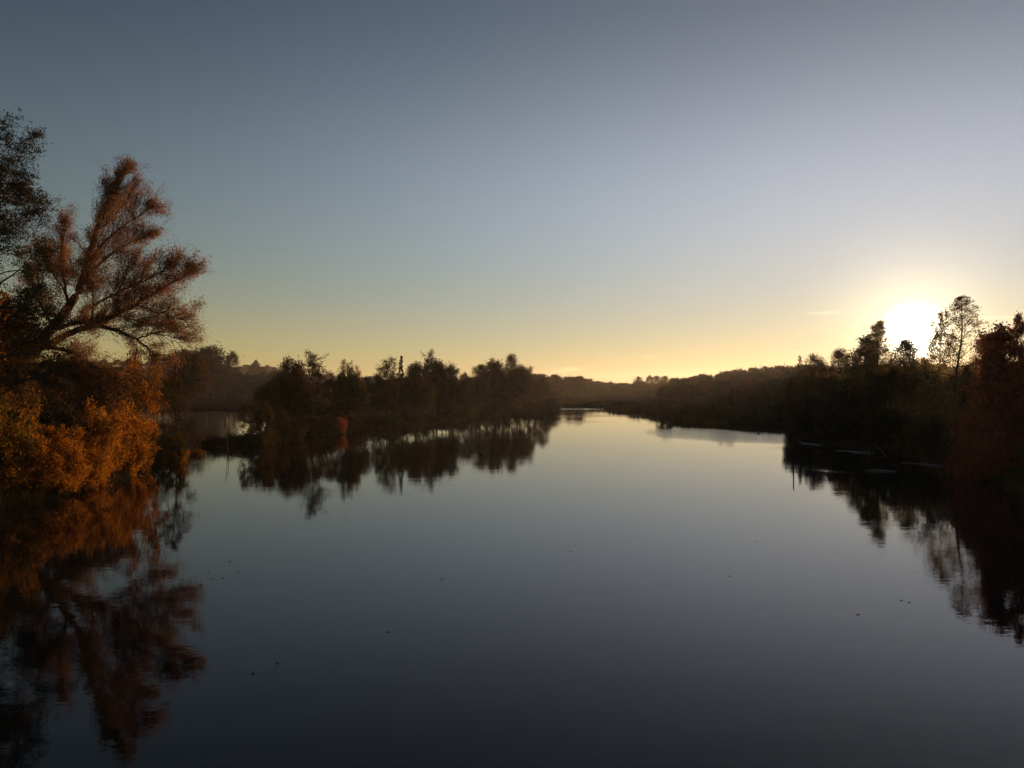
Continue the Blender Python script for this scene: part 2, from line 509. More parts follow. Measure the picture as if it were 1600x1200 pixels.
def lib(kind, variants, mats, **kw):
    """library of meshes of one kind, normalised: height 1, crown half-width 1 in x and y"""
    lsize = kw.get('lsize', 0.2); aspect = kw.get('aspect', 0.6); droop = kw.get('droop', 0.0)
    LIB[kind] = []
    global rng
    rng = np.random.default_rng(sum(ord(c_) for c_ in kind) + 7)
    for v in range(variants):
        T, c = build_tree(**kw)
        V = np.concatenate(T.v)
        lo = c.copy()
        hmax = np.percentile(lo[:, 2], 99.8)
        hw = np.percentile(np.hypot(lo[:, 0], lo[:, 1]), 88)
        LIB[kind].append(dict(T=T, c=c, h=hmax, hw=hw, ls=lsize, asp=aspect, droop=droop, cache={}))
    return


def get_mesh(kind, v, mat_leaf, mat_bark='bark'):
    e = LIB[kind][v]; key = 0      # one mesh for every colour: the material sits on the object
    if key not in e['cache']:
        if 'geo' not in e:
            e['geo'] = leaf_quads(e['c'], np.full(len(e['c']), e['ls']), e['asp'], e['droop'] * 0.7)
        vv, ff = e['geo']
        crown = mesh_from('crown_' + kind, vv, ff, M[mat_leaf])
        trunk = e['T'].mesh('trunk_' + kind, M[mat_bark])
        e['cache'][key] = (trunk, crown)
    return e['cache'][key]


NAME = {'oak': 'broadleaf_tree', 'alder': 'alder_tree', 'birch': 'birch_tree', 'spruce': 'spruce_tree', 'tuft': 'broadleaf_tree',
        'tier': 'alder_tree', 'shrub': 'shrub', 'dense': 'broadleaf_tree', 'bush': 'shrub', 'slim': 'slender_tree', 'far': 'broadleaf_tree', 'bigtier': 'alder_tree'}


MARKS = [(60, 'the big willow fork'), (200, 'the lowest willow limb'), (276, 'the slender point tree'), (322, 'the tall inlet tree'), (352, 'the slim inlet tree'), (400, 'the pointed tower roof'),
         (453, 'the rounded brown tree'), (486, 'the spiky open-topped tree'), (541, 'the small tufted tree'), (604, 'the tree beside the spruce'), (623, 'the little spruce'), (669, 'the stalky tall tree'), (702, 'the smooth dark dome'),
         (748, 'the airy reddish tree'), (794, 'the feathery dome peak'), (823, 'the wispy dome-foot tree'), (860, 'the tip of the spit'), (920, 'the far lake end'),
         (985, 'the skyline dip'), (1020, 'the see-through far clump'), (1100, 'the right wood start'), (1160, 'the middle of the right wood'), (1239, 'the thin post in the water'), (1254, 'the small layered tree'),
         (1300, 'the two see-through trees'), (1345, 'the dense dark column'), (1374, 'the airy birch by the sun'), (1430, 'the sun'), (1491, 'the tall layered tree'), (1532, 'the low layered tree'), (1580, 'the big flare-reddened tree'), (1700, 'the right picture edge')]
SEEN = {}


def mark(base, px):
    """names the nearest landmark, and the order where several stand by the same one"""
    p_, nm = min(MARKS, key=lambda q: abs(q[0] - px))
    side = 'left of' if px < p_ - 3 else ('right of' if px > p_ + 3 else 'straight by')
    return base + ' ' + side + ' ' + nm


def plant(kind, px, depth, top_py, hw_px, leaf, label, group=None, v=None, bark='bark', name=None, cat=None, z=None):
    """a tree standing at the given depth in front of the camera; its height and spread follow from its size in view"""
    x = (px - 800) / F * depth; y = depth
    zg = gz_at(x, y) if z is None else z
    zt = H + (HOR - top_py) / F * depth
    n_ = len(LIB[kind]); vi = (rng.integers(0, n_) if v is None else v)
    e = LIB[kind][vi]
    hh_ = max(zt - zg, 0.5)
    sz = hh_ / e['h']; sx = hw_px / F * depth / e['hw']
    sx = min(max(sx, sz * (0.72 if kind in ('oak', 'alder', 'tuft', 'far') else 0.5)), sz * 1.9)
    tr_, cr = get_mesh(kind, vi, leaf, bark)
    root = bpy.data.objects.new(name or NAME[kind], None); COL.objects.link(root)
    root.location = (x, y, zg); root.rotation_euler = (0, 0, rng.uniform(0, 6.28)); root.scale = (sx, sx, sz)
    tag(root, label, cat or ('shrub' if kind in ('shrub', 'bush') else 'tree'), group)
    for nm_, me_, mt_ in (('trunk' if kind not in ('shrub', 'bush') else 'stem', tr_, M[bark]), ('crown' if kind not in ('shrub', 'bush') else 'foliage', cr, M[leaf])):
        o_ = link(nm_, me_, root)
        o_.material_slots[0].link = 'OBJECT'; o_.material_slots[0].material = mt_
    return root


lin = lambda a, b: (lambda u: a + (b - a) * u)
lib('oak', 3, None, height=14, trunk_top=0.72, trunk_r=0.28, n_prim=34, first=0.3, length_fn=lambda u: 0.36 * math.sin(math.pi * (0.25 + 0.6 * u)), elev_fn=lin(0.3, 1.1), sec=6, leaves=13000, lsize=0.30, clump=0.85)
lib('alder', 3, None, height=14, trunk_top=0.93, trunk_r=0.2, n_prim=36, first=0.34, length_fn=lambda u: 0.28 * math.sin(math.pi * (0.2 + 0.75 * u)) + 0.015, elev_fn=lin(0.25, 1.3), sec=8, leaves=16000, lsize=0.18, clump=0.75)
lib('birch', 2, None, height=14, trunk_top=0.93, trunk_r=0.16, n_prim=34, first=0.2, length_fn=lambda u: 0.28 * (1 - u) ** 0.7 + 0.03, elev_fn=lin(0.5, 1.35), sec=7, leaves=20000, lsize=0.14, clump=0.65, droop=0.55, up=-0.01)
lib('tuft', 3, None, height=14, trunk_top=0.8, trunk_r=0.18, n_prim=26, first=0.3, length_fn=lambda u: 0.30, elev_fn=lin(0.4, 1.25), sec=5, leaves=7000, lsize=0.24, clump=0.5, up=0.06, gaps=0.08)
lib('spruce', 1, None, height=14, trunk_top=1.0, trunk_r=0.18, n_prim=70, first=0.12, length_fn=lambda u: 0.24 * (1 - u) + 0.015, elev_fn=lin(-0.25, 0.3), sec=3, leaves=9000, lsize=0.28, clump=0.45, up=0.0, flat=0.5)
lib('tier', 2, None, height=16, trunk_top=0.97, trunk_r=0.21, n_prim=44, first=0.2, length_fn=lambda u: 0.33 * (1 - u) ** 0.75 + 0.025, elev_fn=lin(0.10, 1.0), sec=9, leaves=30000, lsize=0.115, clump=0.6, up=0.015, flat=0.75, gaps=0.05, twig=3)
lib('bigtier', 2, None, height=26, trunk_top=0.95, trunk_r=0.36, n_prim=44, first=0.15, length_fn=lambda u: 0.30 * math.sin(math.pi * (0.35 + 0.52 * u)) + 0.02, elev_fn=lin(0.05, 0.9), sec=10, leaves=95000, lsize=0.135, clump=0.3, up=0.012, flat=0.7, gaps=0.04, twig=4)
lib('shrub', 3, None, height=5, trunk_top=0.8, trunk_r=0.09, n_prim=54, first=0.08, length_fn=lambda u: 0.36, elev_fn=lin(-0.1, 0.9), sec=6, leaves=17000, lsize=0.14, clump=0.58, stems=6, spread=0.65)
lib('bush', 2, None, height=2.4, trunk_top=0.8, trunk_r=0.05, n_prim=36, first=0.05, length_fn=lambda u: 0.42, elev_fn=lin(-0.1, 0.8), sec=4, leaves=4200, lsize=0.12, clump=0.9, stems=5, spread=0.7)
lib('slim', 1, None, height=8, trunk_top=0.97, trunk_r=0.085, n_prim=30, first=0.3, length_fn=lambda u: 0.22 * math.sin(math.pi * (0.25 + 0.7 * u)) + 0.03, elev_fn=lin(0.2, 0.9), sec=5, leaves=5500, lsize=0.12, clump=0.6)
lib('far', 4, None, height=13, trunk_top=0.75, trunk_r=0.22, n_prim=24, first=0.2, length_fn=lambda u: 0.34 * math.sin(math.pi * (0.25 + 0.6 * u)), elev_fn=lin(0.2, 1.1), sec=4, leaves=3200, lsize=0.62, clump=0.95, twig=1)
lib('dense', 2, None, height=11, trunk_top=0.85, trunk_r=0.22, n_prim=54, first=0.06, length_fn=lambda u: 0.34 * (1 - u * 0.7), elev_fn=lin(0.0, 1.0), sec=7, leaves=30000, lsize=0.16, clump=0.8, droop=0.25)

# ---- far skyline
G_FAR = 'trees of the far wooded skyline'
R = random.Random(3)
SK = [(-60, 560), (330, 566), (380, 572), (420, 573), (430, 579), (470, 582), (540, 586), (600, 588), (700, 592), (760, 590), (860, 585), (900, 589), (940, 594), (985, 600), (1000, 598), (1060, 594)]


def skyl(px): return float(np.interp(px, [a for a, b in SK], [b for a, b in SK]))


px = 90
while px < 1070:
    left = px < 520
    d = R.uniform(860, 1040) if left else R.uniform(500, 580)
    top = skyl(px) + R.uniform(-3, 4)
    plant('far', px, d, top, R.uniform(8, 13) if left else R.uniform(8, 13), R.choice(['leaf_brown', 'leaf_brown', 'leaf_dark', 'leaf_rust' if left else 'leaf_brown']),
          mark('small hill-crest tree' if left else 'small far-skyline tree', px),
          G_FAR + (' at left' if left else ' in the middle'))
    px += R.uniform(5, 8) if left else R.uniform(7, 11)
px = 150
while px < 1080:     # a second rank lower down the slope fills the dark band
    d = R.uniform(430, 640)
    plant('far', px, d, max(skyl(px) + R.uniform(6, 13), 595), R.uniform(9, 14), R.choice(['leaf_brown', 'leaf_dark', 'leaf_brown']),
          mark('dark tree on the far slope', px), 'trees on the far slope')
    px += R.uniform(10, 16)
for px, hw, top in ((998, 8, 588), (1010, 9, 586), (1023, 9, 587), (1037, 8, 587), (1046, 6, 594)):
    plant('alder', px, 470, top, hw, 'leaf_brown', 'open-crowned tree of the see-through clump on the far shore', 'clump of trees on the far shore')
# round crowns standing out at the far end
for px, hw, top in ((727, 9, 582), (841, 12, 584), (868, 11, 585), (890, 8, 589), (905, 10, 588)):
    plant('far', px, 400, top, hw, 'leaf_brown', mark('round crown above the low skyline', px), 'round crowns above the middle skyline')

# ---- right ridge wood
px = 1050
while px < 1262:
    top = float(np.interp(px, [1050, 1090, 1130, 1200, 1262], [591, 587, 580, 574, 570])) + R.uniform(-2.5, 3)
    plant('far', px, R.uniform(300, 345), top, R.uniform(7, 11), R.choice(['leaf_dark', 'leaf_dark', 'leaf_brown']), mark('back-row woodland crown', px), 'woodland row right of centre')
    px += R.uniform(6, 10)
px = 1040
while px < 1300:
    plant('far', px, R.uniform(200, 280), float(np.interp(px, [1040, 1130, 1300], [603, 592, 583])) + R.uniform(-2, 5), R.uniform(10, 15), R.choice(['leaf_dark', 'leaf_brown']),
          mark('lower front woodland tree', px), 'lower trees before the right woodland')
    px += R.uniform(10, 15)
px = 1240
while px < 1700:    # behind the near right trees
    plant('far', px, R.uniform(240, 320), 572 + R.uniform(-4, 5), R.uniform(12, 17), R.choice(['leaf_dark', 'leaf_brown']),
          mark('dark background tree', px), 'wood behind the right bank')
    px += R.uniform(10, 15)

# ---- tree-grown spit on the left of the lake


def dep(py): return F * H / (py - HOR)


MID = [  # kind, px, base row, top row, half width px, leaf, label
    ('oak', 290, 645, 546, 30, 'leaf_brown', 'broad brown tree right behind the big willow, at the back of the inlet'),
    ('oak', 300, 624, 548, 30, 'leaf_brown', 'low broad tree tucked left of the tallest one behind the inlet'),
    ('oak', 322, 624, 540, 34, 'leaf_brown', 'tall rounded tree on the back shore of the inlet, highest right of the willow'),
    ('alder', 352, 624, 548, 11, 'leaf_brown', 'slim tree at the right end of the group behind the inlet'),
    ('oak', 453, 668, 559, 20, 'leaf_brown', 'rounded brown tree left of the spiky one on the spit'),
    ('tuft', 486, 678, 550, 28, 'leaf_brown', 'spiky open-topped tree on the spit, tallest of its left half'),
    ('tuft', 541, 671, 563, 17, 'leaf_brown', 'small tufted tree above the spit, next right of the tall open-topped one'),
    ('tuft', 562, 669, 571, 12, 'leaf_rust', 'thin wispy tree just right of the small tufted tree'),
    ('tuft', 604, 664, 558, 20, 'leaf_brown', 'open tufted tree immediately left of the little spruce'),
    ('spruce', 623, 662, 557, 12, 'needle', 'little pointed spruce in the middle of the spit'),
    ('oak', 650, 660, 566, 20, 'leaf_brown', 'rounded tree left of the stalky tall tree'),
    ('tuft', 669, 657, 546, 13, 'leaf_brown', 'stalky tall tree with a tuft of crown well above its neighbours'),
    ('oak', 682, 656, 561, 12, 'leaf_brown', 'small crown tucked right beside the stalky tall tree'),
    ('oak', 702, 657, 569, 18, 'leaf_dark', 'smooth dome-shaped dark tree before the dip in the tree line'),
    ('alder', 748, 652, 569, 15, 'leaf_rust', 'airy reddish tree at the left foot of the highest dome'),
    ('oak', 773, 650, 561, 20, 'leaf_brown', 'left half of the highest dome near the tip of the spit'),
    ('alder', 794, 646, 553, 15, 'leaf_brown', 'feathery peak of the highest dome near the tip of the spit'),
    ('oak', 812, 648, 570, 16, 'leaf_dark', 'right shoulder of the highest dome near the tip of the spit'),
    ('tuft', 823, 648, 572, 9, 'leaf_brown', 'small wispy tree at the right foot of the highest dome'),
]
for k, px, b, top, hw, lf, lab in MID:
    plant(k, px, dep(b), top, hw, lf, lab, 'trees standing out on the skyline of the spit')
# lower trees forming the body of the spit wood
px = 420
while px < 862:
    b = float(np.interp(px, [420, 482, 560, 640, 700, 800, 862], [684, 676, 670, 664, 657, 648, 643])) + R.uniform(-3, 1)
    top = float(np.interp(px, [420, 500, 600, 700, 800, 835, 862], [596, 590, 590, 588, 582, 588, 610])) + R.uniform(-6, 9)
    plant(R.choice(['oak', 'alder', 'tuft', 'alder']), px, dep(b), top, R.uniform(11, 18), R.choice(['leaf_brown', 'leaf_brown', 'leaf_dark', 'leaf_dark', 'leaf_olive']),
          mark('mid-height spit tree', px), 'mid-height trees of the spit wood')
    px += R.uniform(11, 17)
px = 410
while px < 862:
    b = float(np.interp(px, [410, 482, 560, 640, 700, 752, 800, 862], [694, 681, 673, 666, 660.5, 652.5, 648, 643.5])) + R.uniform(-2, 0.5)
    plant('bush', px, dep(b), b - R.uniform(10, 30), R.uniform(9, 16), R.choice(['leaf_brown', 'leaf_dark', 'leaf_olive', 'leaf_dark']),
          mark('low waterside bush', px), 'bushes along the spit edge')
    px += R.uniform(7, 12)
plant('shrub', 403, dep(696), 628, 24, 'leaf_brown', 'tangled half-bare shrub leaning over the left end of the spit', name='tangled_shrub')
plant('shrub', 436, dep(689), 640, 18, 'leaf_brown', 'brown shrub second from the left end of the spit')
plant('shrub', 528, dep(678), 652, 13, 'leaf_red_and_flare', 'small shrub with the reddest leaves on the spit edge')
plant('shrub', 858, dep(644), 622, 10, 'leaf_dark', 'dark shrub leaning over the water at the very tip of the spit')
for px, b, top, hw, lf, lab in ((458, 686, 655, 20, 'leaf_brown', 'low brown shrub on the spit below the rounded brown tree'), (482, 682, 648, 20, 'leaf_brown', 'brown shrub on the spit at the foot of the spiky tree'),
                                (506, 680, 650, 20, 'leaf_dark', 'dark shrub just left of the small reddest shrub'), (556, 674, 646, 18, 'leaf_brown', 'brown shrub just right of the small reddest shrub'),
                                (470, 672, 628, 26, 'leaf_dark', 'dark shrub behind the front row of the spit below the spiky tree'), (512, 669, 628, 26, 'leaf_brown', 'brown thicket shrub behind the small reddest shrub'), (438, 676, 630, 24, 'leaf_dark', 'dark thicket shrub behind the brown second shrub of the spit')):
    plant('shrub', px, dep(b), top, hw, lf, lab)
for px, top in ((424, 584), (437, 581), (450, 583), (463, 586)):
    plant('far', px, 520, top, 10, 'leaf_red_and_flare', mark('red-leaved tree high on the slope', px), 'red trees on the slope')

# trees on the back shore of the inlet
px = 215
while px < 440:
    plant(R.choice(['oak', 'alder']), px, R.uniform(200, 230) if px < 300 else R.uniform(450, 520), R.uniform(580, 592), R.uniform(12, 17), R.choice(['leaf_brown', 'leaf_dark']),
          mark('dark back-shore tree', px), 'trees on the back shore of the inlet')
    px += R.uniform(9, 14)

# ---- right bank, near
RIGHT = [
    ('tier', 1254, 150, 556, 11, 'leaf_brown', 'small layered tree, first to stand out left of the sun'),
    ('alder', 1281, 140, 552, 20, 'leaf_brown', 'left of two see-through trees between the layered tree and the dense column'),
    ('alder', 1304, 140, 545, 22, 'leaf_brown', 'right and taller of two see-through trees left of the dense column'),
    ('birch', 1322, 135, 556, 12, 'leaf_gold', 'wispy tree leaning against the dense column left of the sun'),
    ('dense', 1346, 114, 527, 42, 'leaf_dark', 'dense dark column-shaped tree left of the sun'),
    ('birch', 1378, 108, 503, 56, 'leaf_gold', 'tall airy birch with drooping tips just left of the sun'),
    ('alder', 1404, 104, 528, 30, 'leaf_gold', 'tree whose right edge is lost in the glare of the sun'),
    ('alder', 1425, 110, 562, 14, 'leaf_gold', 'low tree straight below the sun'),
    ('alder', 1445, 100, 558, 13, 'leaf_gold', 'low tree below and right of the sun'),
    ('slim', 1460, 80, 486, 22, 'leaf_gold', 'narrow tree between the sun and the tall layered tree'),
    ('tier', 1491, 71, 465, 74, 'leaf_gold', 'tall straight layered tree right of the sun'),
    ('dense', 1512, 68, 574, 20, 'leaf_dark', 'dark bushy tree at the foot of the tall layered tree'),
    ('tier', 1530, 72, 524, 34, 'leaf_gold', 'low layered tree filling the gap before the flare-reddened tree'),
    ('dense', 1586, 52, 508, 72, 'leaf_red_and_flare', 'big dense flare-reddened tree at the right edge of the picture'),  # red of the lens flare put into the leaf colour, here to list end
    ('dense', 1556, 54, 527, 48, 'leaf_red_and_flare', 'lower left shoulder of the flare-reddened thicket at the right edge'),
    ('birch', 1604, 53, 492, 40, 'leaf_red_and_flare', 'drooping birch behind the flare-reddened tree at the right edge'),
    ('dense', 1670, 48, 505, 50, 'leaf_red_and_flare', 'flare-reddened tree beyond the right edge of the picture'),
]
for k, px, d, top, hw, lf, lab in RIGHT:
    plant(k, px, d, top, hw, lf, lab, 'standing-out trees of the right bank')
px = 1240
while px < 1640:
    d = float(np.interp(px, [1240, 1400, 1500, 1640], [125, 92, 70, 48])) * R.uniform(0.97, 1.2)
    plant(R.choice(['oak', 'alder']), px, d, float(np.interp(px, [1240, 1330, 1420, 1500, 1640], [590, 583, 578, 585, 575])) + R.uniform(-4, 8), R.uniform(14, 22), R.choice(['leaf_dark', 'leaf_brown', 'leaf_olive']),
          mark('mid-height bank tree', px), 'mid-height trees of the right bank')
    px += R.uniform(13, 20)
px = 1100
while px < 1660:
    b = float(np.interp(px, [1000, 1080, 1130, 1226, 1290, 1400, 1440, 1490, 1560, 1600, 1660], [643, 659, 669, 674, 691, 707, 718, 725, 746, 760, 785])) - 1.5
    h_ = R.uniform(5, 14) if px < 1240 else R.uniform(32, 68)
    plant('bush' if px < 1240 else 'shrub', px, dep(b), b - h_, R.uniform(14, 22), R.choice(['leaf_dark', 'leaf_brown', 'leaf_olive']), mark('low waterside bush', px), 'bushes along the right shore')
    px += R.uniform(9, 15)

# ---- left bank
LEFT = [
    ('shrub', 188, 55.5, 628, 40, 'leaf_orange', 'bright orange willow shrub leaning furthest out over the water'),
    ('shrub', 205, 59, 668, 32, 'leaf_orange', 'smaller orange shrub behind the one leaning furthest over the water'),
    ('shrub', 138, 49, 668, 40, 'leaf_orange', 'orange shrub second from the bright leaning one, hanging to the water'),
    ('shrub', 82, 44.5, 686, 44, 'leaf_orange', 'orange shrub with its skirt touching the water in front of the big willow'),
    ('shrub', 18, 43.5, 662, 36, 'leaf_mix', 'green and orange mottled shrub at the lower left of the bank'),
    ('shrub', -15, 42, 620, 60, 'leaf_mix', 'greenish shrub cut by the left edge of the picture at the waterline'),
    ('shrub', 118, 47, 702, 36, 'leaf_orange', 'low golden shrub wedged between the two orange shrubs at the water'),
    ('shrub', 165, 53, 642, 34, 'leaf_orange', 'golden-orange shrub just left of the bright leaning one'),
    ('shrub', 58, 46, 664, 34, 'leaf_orange', 'orange shrub right beside the mottled green one'),
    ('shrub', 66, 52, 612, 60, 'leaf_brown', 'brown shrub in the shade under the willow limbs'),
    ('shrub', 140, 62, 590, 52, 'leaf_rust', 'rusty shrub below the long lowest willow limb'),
    ('shrub', 203, 66, 552, 30, 'leaf_orange', 'orange crown hanging off the end of the willow limbs'),
    ('shrub', 262, 63.5, 676, 26, 'leaf_olive', 'yellowish low shrub round the foot of the slender tree'),
    ('bush', 232, 62, 684, 22, 'leaf_olive', 'low bush on the point between orange shrub and slender tree'),
    ('bush', 284, 64, 699, 12, 'leaf_orange', 'tiny orange bush at the very tip of the left point'),
    ('oak', -5, 64, 470, 60, 'leaf_brown', 'dark brown tree at the left edge behind the willow fork'),
    ('oak', -70, 60, 430, 80, 'leaf_orange', 'orange-leaved tree mostly outside the left edge'),
    ('dense', 20, 70, 560, 60, 'leaf_dark', 'dense dark tree low behind the willow trunk'),
    ('slim', 276, 65.5, 586, 30, 'leaf_brown', 'slender young tree standing alone at the tip of the left point'),
]
for k, px, d, top, hw, lf, lab in LEFT:
    plant(k, px, d, top, hw, lf, lab, None)
plant('bigtier', -8, 57, 148, 104, 'leaf_dark', 'tall dark tree with layered boughs reaching in at the upper left', v=1)
plant('bigtier', -60, 66, 240, 120, 'leaf_brown', 'second tall layered tree behind the one at the upper left edge', v=0)

# ---- the big willow, limb by limb
rng = np.random.default_rng(21)
WD = 66.0


def wp(px, py, dd=0.0):
    d = WD + dd
    return np.array([(px - 800) / F * d, d, H - (py - HOR) / F * d])


willow = bpy.data.objects.new('willow_tree', None); COL.objects.link(willow)
wb = wp(-12, 718)
zg = gz_at(wb[0], wb[1]); wb[2] = zg
willow.location = wb
tag(willow, 'great leaning willow with thick forked limbs and rusty orange leaves on the left bank', 'tree')
LIMBS = [  # points (px, py, depth offset), start radius, end radius
    ([(-12, 722, 0), (-6, 680, 0), (2, 630, 0), (18, 590, 0), (38, 562, 0), (58, 541, 0)], 0.75, 0.55),
    ([(58, 541, 0), (82, 512, .3), (108, 480, .6), (127, 447, .8), (138, 405, 1.0), (149, 362, 1.2), (165, 325, 1.5), (180, 295, 1.7), (196, 268, 1.8)], 0.50, 0.05),
    ([(52, 546, 0), (82, 536, -.6), (112, 519, -1.2), (150, 507, -1.8), (182, 492, -2.2), (212, 475, -2.5), (242, 458, -2.8), (270, 440, -3.0), (300, 427, -3.2)], 0.36, 0.035),
    ([(84, 516, .2), (104, 507, 0), (126, 504, -.8), (150, 506, -1.6)], 0.20, 0.16),
    ([(150, 507, -1.8), (186, 517, -2.6), (214, 530, -3.2), (234, 547, -3.8), (250, 563, -4.2)], 0.17, 0.04),
    ([(214, 530, -3.2), (240, 520, -3.0), (270, 526, -2.8), (294, 533, -2.6)], 0.07, 0.02),
    ([(140, 508, -1.6), (147, 480, -1.0), (143, 452, -.4), (139, 428, .2)], 0.11, 0.04),
    ([(176, 494, -2.2), (186, 462, -2.6), (192, 430, -3.0), (204, 408, -3.2)], 0.08, 0.03),
    ([(139, 405, 1.0), (162, 378, .4), (186, 357, 0), (212, 340, -.3), (238, 322, -.6)], 0.15, 0.03),
    ([(149, 362, 1.2), (172, 345, 2.0), (190, 322, 2.6), (206, 296, 3.0)], 0.11, 0.03),
    ([(130, 440, .8), (158, 408, 0), (184, 388, -.6), (212, 376, -1.0), (234, 366, -1.2)], 0.14, 0.03),
    ([(148, 478, -1.0), (178, 458, -2.0), (214, 444, -3.0), (250, 424, -3.6), (282, 412, -4.0)], 0.11, 0.025),
    ([(212, 475, -2.5), (236, 486, -3.4), (262, 492, -3.8), (284, 500, -4.0)], 0.08, 0.02),
    ([(182, 492, -2.2), (208, 500, -1.4), (236, 508, -1.0), (266, 512, -.8)], 0.08, 0.02),
    ([(108, 480, .6), (100, 446, 1.6), (95, 410, 2.2), (97, 372, 2.6), (100, 348, 2.8)], 0.16, 0.03),
    ([(82, 512, .3), (66, 482, 1.4), (52, 452, 2.2), (44, 424, 3.0)], 0.13, 0.03),
    ([(96, 446, 1.6), (78, 424, 2.6), (70, 398, 3.2)], 0.08, 0.025),
    ([(62, 543, -.3), (92, 544, -1.8), (120, 553, -3.2), (150, 574, -4.2), (170, 586, -4.8), (190, 594, -5.2)], 0.19, 0.05),
    ([(10, 600, -.3), (46, 572, -1.8), (90, 566, -3.0), (112, 580, -4.0), (130, 590, -5.0), (146, 616, -5.8), (160, 634, -6.2)], 0.24, 0.04),
    ([(44, 574, -1.8), (68, 590, -3.6), (92, 614, -5.4), (108, 634, -6.6), (118, 642, -7.0)], 0.15, 0.05),
    ([(130, 590, -5.0), (150, 592, -5.4), (170, 604, -5.8)], 0.07, 0.02),
    ([(0, 634, -1), (18, 640, -3), (34, 652, -4.6), (56, 664, -6), (58, 690, -6.8)], 0.14, 0.04),
]
T = Tubes(); LC = []; shoot_ct = 0
for li, (pp, r0, r1) in enumerate(LIMBS):
    P3 = np.array([wp(a, b, c) for a, b, c in pp]) - wb
    # smooth through the points
    m_ = len(P3); tt = np.linspace(0, m_ - 1, (m_ - 1) * 4 + 1)
    PP = np.stack([np.interp(tt, range(m_), P3[:, k]) for k in range(3)], 1)
    Q = PP.copy()
    for _ in range(2): Q[1:-1] = (Q[:-2] + 2 * Q[1:-1] + Q[2:]) / 4
    Q[1:-1] += rng.normal(size=(len(Q) - 2, 3)) * 0.035
    rad = r0 + (r1 - r0) * np.linspace(0, 1, len(Q)) ** 0.8
    T.add(Q, rad, 9 if r0 > .3 else 6)
    if li == 0: continue
    lens = np.linalg.norm(np.diff(Q, axis=0), axis=1).sum()
    ns = int(lens * 8.5)
    low = li in (17, 18, 19, 20, 21)
    for s_ in range(ns):
        f = rng.uniform(0.30 if r0 > .3 else 0.08, 1.0) * (len(Q) - 1); i0 = min(int(f), len(Q) - 2)
        p0 = Q[i0] + (Q[i0 + 1] - Q[i0]) * (f - i0)
        d = Q[i0 + 1] - Q[i0]; d /= np.linalg.norm(d)
        u = f / (len(Q) - 1)
        nd = rot_about(d, rng.normal(size=3), rng.uniform(0.35, 1.15)); nd[2] += 0.25 if not low else -0.1
        ln = rng.uniform(1.3, 4.0) * (1.15 - 0.70 * u)
        sp = wander(p0, nd, ln, 6, 0.13, 0.05 if not low else -0.03)
        T.add(sp, np.linspace(0.028, 0.006, 7), 3)
        dens_ = max(0.0, rng.normal(1.0, 0.6)) * (0.35 if rng.random() < 0.25 else 1.1)
        for w_ in range(7):
            q0 = sp[rng.integers(2, 7)]
            d3 = rot_about(nd, rng.normal(size=3), rng.uniform(0.3, 1.0))
            tw = wander(q0, d3, ln * rng.uniform(0.25, 0.5), 4, 0.16, 0.02)
            T.add(tw, np.linspace(0.010, 0.003, 5), 3)
            k_ = int(24 * dens_)
            if k_ < 1: continue
            a_ = tw[rng.integers(0, 4, k_)]; b_ = tw[rng.integers(1, 5, k_)]
            LC.append(a_ + (b_ - a_) * rng.random((k_, 1)) + rng.normal(size=(k_, 3)) * 0.19)
LC = np.concatenate(LC)
link('trunk', T.mesh('trunk_willow', M['bark']), willow)
vv, ff = leaf_quads(LC, np.full(len(LC), 0.112), 0.40, 0.3)
link('crown', mesh_from('crown_willow', vv, ff, M['leaf_rust']), willow)

